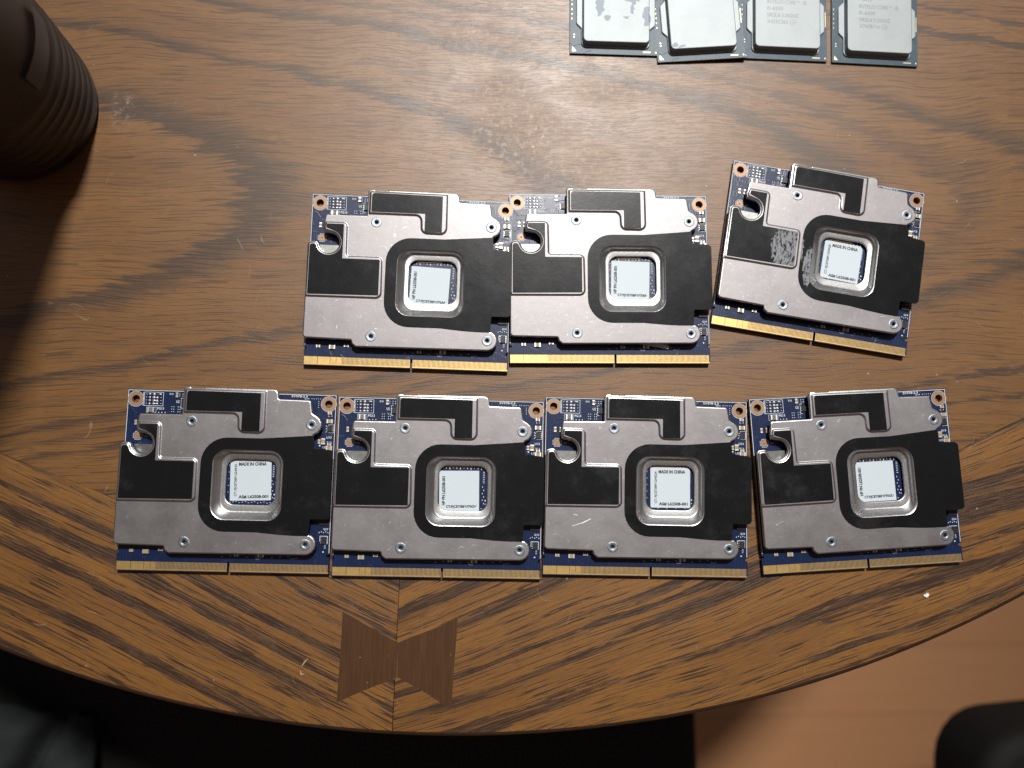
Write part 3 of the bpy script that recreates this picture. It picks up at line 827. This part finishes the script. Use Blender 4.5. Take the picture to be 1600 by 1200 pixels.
def label_mesh(kind, ct):
    """returns sticker and print meshes centred on 0, 16 mm square"""
    st = MB()
    if kind == 2: c = [(-8, -8, .5), (8, -8, .4), (8, 8, 1.5), (-8, 8, .5)]
    else: c = [(-7.9, -8, 1.2), (7.9, -8, .2), (7.9, 8, .2), (-7.9, 8, .2)]
    st.prism(rnd(c, 0, 4), 0.0, .09)
    tx = MB(); z = .10
    if kind == 2:
        text(tx, 'MADE IN CHINA', -4.7, 5.55, 10.8, 1.4, z, bold=.045)
        text(tx, 'AS# L62508-001', -4.65, -7.25, 11.6, 1.4, z, bold=.045)
        text(tx, ct, -5.1, -6.3, 12.6, 1.3, z, rot=math.pi / 2, bold=.025)
    else:
        text(tx, 'HP PN L62508-001', -5.5, -5.6, 11.4, 1.4, z, rot=math.pi / 2, bold=.045)
        text(tx, ct, -5.2, -6.95, 12.0, 1.4, z, bold=.045)
    return st.mesh('label_sticker', ['paper']), tx.mesh('printed_text', ['ink'])

def make_card():
    root = empty('graphics_card')
    b = link('circuit_board', ME['board'], root)
    for x, y in RING:
        o = link('mounting_ring', ME['ring'], b); o.location = (x * MM, y * MM, PT * MM)
    link('contact_strip', ME['gold'], b)
    link('board_print', ME['silk'], b)
    link('solder_pads', ME['pads'], b)
    link('metal_shield', ME['shield'], b)
    link('copper_bar', ME['copper_bar'], b)
    link('antenna_pad', ME['antenna_pad'], b)
    for q in UNDER: link('memory_chip', q, b)
    for k, x, y, a in CAPS:
        o = link('capacitor', ME[k], b); o.location = (x * MM, y * MM, (PT) * MM); o.rotation_euler.z = R(a)
    for k, x, y, a in CHIPS:
        o = link('chip', ME[k], b); o.location = (x * MM, y * MM, (PT) * MM); o.rotation_euler.z = R(a)
    p = link('heat_plate', ME['plate'], root)
    for x, y in RIV:
        o = link('rivet', ME['rivet'], p); o.location = (x * MM, y * MM, HP * MM)
    link('gap_filler', ME['core'], root)
    for k in ('film_left', 'film_top', 'film_right'): link('black_film', ME[k], root)
    return root
def copy_tree(o, parent=None):
    c = o.copy(); col.objects.link(c); c.parent = parent
    for ch in o.children: copy_tree(ch, c)
    return c
proto = make_card()
children0 = list(proto.children_recursive)
for i, (k, (x, y, a, lx, ly, la, kind, ct)) in enumerate(CARDS.items()):
    o = proto if i == 0 else copy_tree(proto)
    CARDS[k] = (*CARDS[k], o)
for k, (x, y, a, lx, ly, la, kind, ct, o) in CARDS.items():
    o.location = (x * MM, y * MM, 0); o.rotation_euler = (0, 0, R(a))
    tag(o, LABELS[k], 'circuit card', 'circuit cards laid out on the table')
    st, tx = label_mesh(kind, ct)
    s = link('label_sticker', st, o); s.location = (lx * MM, ly * MM, (PT + .06) * MM); s.rotation_euler = (0, 0, R(la))
    s['label'] = 'white sticker printed %s' % ('MADE IN CHINA' if kind == 2 else 'HP PN L62508-001')
    link('printed_text', tx, s)
    if k == 'C':
        for ch in o.children:
            if ch.name.startswith('black_film'):
                ch.data = ch.data.copy(); ch.data.materials[0] = M['film_worn']; ch['label'] = 'worn black film'
    if k == 'F':
        b = MB(); 
        pts = [(11.0, 19.6), (13.0, 20.3), (15.0, 20.9), (17.0, 21.9), (18.3, 22.6)]
        for q in range(4): b.line(*pts[q], *pts[q + 1], [.18, .28, .4, .3][q], HP + .012 + q * .003)
        b.line(11.4, 24.2, 13.2, 23.8, .2, HP + .01)
        c = link('scratch', b.mesh('scratch', ['white_bit']), next(ch for ch in o.children if ch.name.startswith('heat_plate')))

b = MB(); b.prism([(53.5, 7.9), (64.6, 5.9), (65.0, 7.2), (60, 8.6)], PT + .75, PT + .9)
slip = b.build('paper_slip', 'white_bit')
slip.location = (9.7 * MM, 34.16 * MM, 0); slip.rotation_euler = (0, 0, R(-.077))
tag(slip, 'thin white paper slip sticking out under the plate of the middle upper card', 'paper slip')

# ------------------------------------------------------------------ processors
T0 = 1.1
def cpu_meshes():
    s = MB(); s.box(0, 0, 0, 37.5, 37.5, T0)
    sub = s.mesh('substrate', ['pcb_cpu'])
    m_ = MB(); z = T0 + .02
    m_.add([(1.0, 1.0, z), (2.7, 1.0, z), (1.0, 3.0, z)], [[0, 1, 2]], 0)
    m_.disc(1.75, 8.3, .28, z); m_.disc(1.75, 7.2, .28, z); m_.disc(36.6, 1.3, .3, z)
    for i in range(6): m_.rect(31.2 + i * .55, 1.1, 31.6 + i * .55, 1.55, z)
    for i in range(9): m_.rect(36.75, 15.5 + i * .75, 37.1, 16.05 + i * .75, z)
    for i in range(5): m_.rect(.7, 15 + i * 2.1, .9, 15.7 + i * 2.1, z)
    marks = m_.mesh('gold_marks', ['yellow_mark'])
    fl = ccw([(4.7, 2.5, 2.2), (34.0, 2.5, 2.2), (34.0, 10.8, .6), (36.4, 12.9, 1.6), (36.4, 24.6, 1.6), (34.0, 26.7, .6), (34.0, 35.0, 2.2), (4.7, 35.0, 2.2), (4.7, 26.7, .6), (2.6, 24.6, 1.6), (2.6, 12.9, 1.6), (4.7, 10.8, .6)])
    h = MB()
    fz = 1.75
    h.rings([at(rnd(fl, .35), fz), at(rnd(fl, .15), fz - .05), at(rnd(fl, 0), fz - .2), at(rnd(fl, 0), T0 + .02)], 0, True)
    tp = [(5.35, 3.7, 1.9), (33.35, 3.7, 1.9), (33.35, 33.8, 1.9), (5.35, 33.8, 1.9)]
    h.fill(rnd(fl, .35), fz)
    h.rings([at(rnd(tp, .35), 4.3), at(rnd(tp, .18), 4.27), at(rnd(tp, .04), 4.15), at(rnd(tp, 0), 3.95), at(rnd(tp, -.02), 2.1), at(rnd(tp, -.3), fz + .02)], 0, True)
    h.fill(rnd(tp, .35), 4.3)
    return sub, marks, h
CPUS = [
 ('stained nickel lidded processor, leftmost of the four at the top edge, with dark grey blotches', 35.61, 166.35, -.82, 'ihs_stained', None),
 ('nickel lidded processor second from the left, turned anticlockwise with a nicked lower corner', 73.05, 162.84, 3.4, 'ihs_corner', None),
 ('nickel lidded processor third from the left at the top edge, etched X433C263', 108.5, 165.5, -1.66, 'ihs', 'X433C263'),
 ('nickel lidded processor standing apart at the right end of the four, etched X743B716', 148.09, 164.2, -2.16, 'ihs', 'X743B716')]
sub, marks, hb = cpu_meshes()
for lab, x, y, a, mat, code in CPUS:
    root = empty('processor_chip', (x, y, 0), R(a))
    tag(root, lab, 'processor', 'processors laid side by side')
    if mat == 'ihs_corner': root.rotation_euler.y = R(-1.82)      # its right edge rests on the next one
    s = link('substrate', sub, root); link('gold_marks', marks, s)
    lid = link('metal_lid', hb.mesh('metal_lid', [mat]), root)
    t = MB(); z = 4.312
    if code:
        text(t, 'INTEL', 10.4, 22.9, 5.4, 1.7, z); text(t, 'CORE', 17.9, 22.9, 4.9, 1.7, z); text(t, 'TM', 23.2, 23.7, 1.4, .8, z); text(t, 'i5', 25.8, 22.9, 1.6, 1.7, z)
        text(t, 'R', 16.4, 23.3, .7, 1.0, z); t.annulus(16.75, 23.8, .8, .95, z, n=20)
        text(t, 'I5-6500', 10.4, 20.0, 7.0, 1.65, z)
        text(t, 'SR2L6', 10.4, 17.0, 5.6, 1.65, z); text(t, '3.20GHZ', 16.7, 17.0, 7.1, 1.65, z)
        text(t, code, 10.4, 14.1, 8.8, 1.65, z)
        t.annulus(21.3, 14.9, 1.15, 1.3, z, n=24); text(t, 'e4', 20.6, 14.4, 1.4, .9, z)
        t.frame(12.0, 26.3, 16.0, 27.4, .2, z)
    else:
        text(t, 'INTEL CORE i5', 10.4, 26.2, 17.0, 1.65, z)
    link('etched_text', t.mesh('etched_text', ['laser']), lid)

# ------------------------------------------------------------------ ribbed dark bottle, upper left
bt = empty('ribbed_bottle', (-190.0, 139.5, 0))
tag(bt, 'dark brown ribbed bottle standing on the table at the upper left corner', 'bottle')
tw = lambda h: 31.3 + 0.105 * h
prof = [(29.0, 0), (30.4, .4), (31.1, 1.4), (31.5, 3)]
z = 6.5
while z < 36:
    prof += [(tw(z) - .05, z), (tw(z) + .16, z + .25), (tw(z) + .16, z + .45), (tw(z) + .0, z + .75), (tw(z) + .05, z + 4.5)]; z += 5.2
prof += [(tw(z), z + 1), (tw(z) - .6, z + 3), (tw(z) - .6, z + 30), (41, 140), (43, 190), (40, 214), (30, 222), (0.1, 223)]
mb = MB(); lathe(mb, prof[::-1]); mb.disc(0, 0, 29.0, 0.0, n=96)
body = mb.build('body', 'bottle', bt)
mb = MB()
mb.rings([[((tw(z) - .57) * math.cos(R(-22 + 44 * i / 40)), (tw(z) - .57) * math.sin(R(-22 + 44 * i / 40)), z) for i in range(41)] for z in (52, 42)], 0, True)
# trim the closing face of the open band
mb.f = mb.f[:-1]; mb.mi = mb.mi[:-1]; mb.sm = mb.sm[:-1]
mb.build('paper_label', 'bottle_label', bt)

# ------------------------------------------------------------------ below the table edge: chairs and cloth
def slab_soft(name, pts, z0, z1, mat, r=12, parent=None):
    mb = MB(); c = ccw(pts)
    pr = [(r, z1), (r * .6, z1 - r * .08), (r * .3, z1 - r * .3), (r * .08, z1 - r * .6), (0, z1 - r), (0, z0)]
    mb.rings([at(rnd(c, i), z_) for i, z_ in pr], 0, True)
    mb.fill(rnd(c, r), z1); mb.fill(rnd(c, 0), z0, (), 0, True)
    return mb.build(name, mat, parent)
def chair(loc, rz, seat_pts, label, inr=30, inl=30, column=None):
    root = empty('dining_chair', loc, rz); tag(root, label, 'chair')
    slab_soft('seat', seat_pts, 430, 490, 'chair', 14, root)
    if column:
        mb = MB(); lathe(mb, [(26, 430), (26, 60), (30, 50), (50, 25), (55, 0)], 32, *column); mb.build('column', 'chair', root); return
    xs = [p[0] for p in seat_pts]; ys = [p[1] for p in seat_pts]
    for sx in (min(xs) + inl, max(xs) - inr):
        for sy in (min(ys) + 30, max(ys) - inl):
            mb = MB(); mb.prism(rnd([(sx - 16, sy - 16, 4), (sx + 16, sy - 16, 4), (sx + 16, sy + 16, 4), (sx - 16, sy + 16, 4)], 0, 2), 0, 430)
            mb.build('leg', 'chair', root)
    return root
# seat top at z = -250: its right edge runs from (157,-198) to (163,-230)
chair((-90, -330, -740), 0.0, [(-290, -190, 40), (264, -190, 30), (246, 40, 8), (243.5, 215, 20), (-290, 215, 40)], 'black chair seat pushed under the front edge of the table', 190)
chair((560, -330, -740), 0.0, [(-217, -190, 40), (190, -190, 40), (190, 150, 30), (-195, 118, 42)], 'black rounded chair seat corner at the lower right of the floor', column=(140, -150))

# grey cloth lying over the left part of the seat
mb = MB()
NX, NY = 70, 60
def cloth_z(x, y):
    z = -212 + 6 * math.sin(x * .03) + 4 * math.sin(y * .05 + x * .02)
    d = (x - (-294 + (y + 190) * .45)) / 6.5           # a deep fold running down
    z -= 26 * math.exp(-d * d)
    d2 = (x - (-276 - (y + 190) * .45)) / 5.0
    z += 5 * math.exp(-d2 * d2)
    z += 1.5 * math.sin(x * .21 + y * .13) + 1.0 * math.sin(x * .11 - y * .23)
    return z
def cloth_edge(u, v):
    # u across (left to right), v from far to near
    x = -420 + u * (150 + 8 * math.sin(v * 5)); y = -136 - 50 * u + 4 * math.sin(u * 7) - v * 190
    return x, y
top = []; bot = []
for j in range(NY + 1):
    for i in range(NX + 1):
        u, v = i / NX, j / NY
        x, y = cloth_edge(u, v)
        e = min(u, 1 - u, v, 1 - v)
        z_ = cloth_z(x, y) - (1 - min(1, e / .06)) ** 2 * 14
        top.append((x, y, z_)); bot.append((x, y, z_ - 3))
F = []; n1 = NX + 1
for j in range(NY):
    for i in range(NX):
        F.append([j * n1 + i, (j + 1) * n1 + i, (j + 1) * n1 + i + 1, j * n1 + i + 1])
mb.add(top, F, 0, True)
mb.add(bot, [f[::-1] for f in F], 0, True)
cl = mb.build('grey_cloth', 'fabric')
tag(cl, 'dark grey folded cloth below the table edge at the lower left corner', 'cloth')

# white fleck on the table
mb = MB(); rr = random.Random(5)
pts = []
for i in range(18):
    a = 2 * math.pi * i / 18; r = (1.15 if i % 2 else .75) * rr.uniform(.6, 1.3)
    pts.append((r * math.cos(a) * 1.1, r * math.sin(a) * .9))
mb.prism(pts, 0, .25)
o = mb.build('paper_fleck', 'white_bit'); o.location = (.1781, -.0598, .0002)
tag(o, 'tiny ragged white paper fleck on the table near its lower right edge', 'paper fleck')
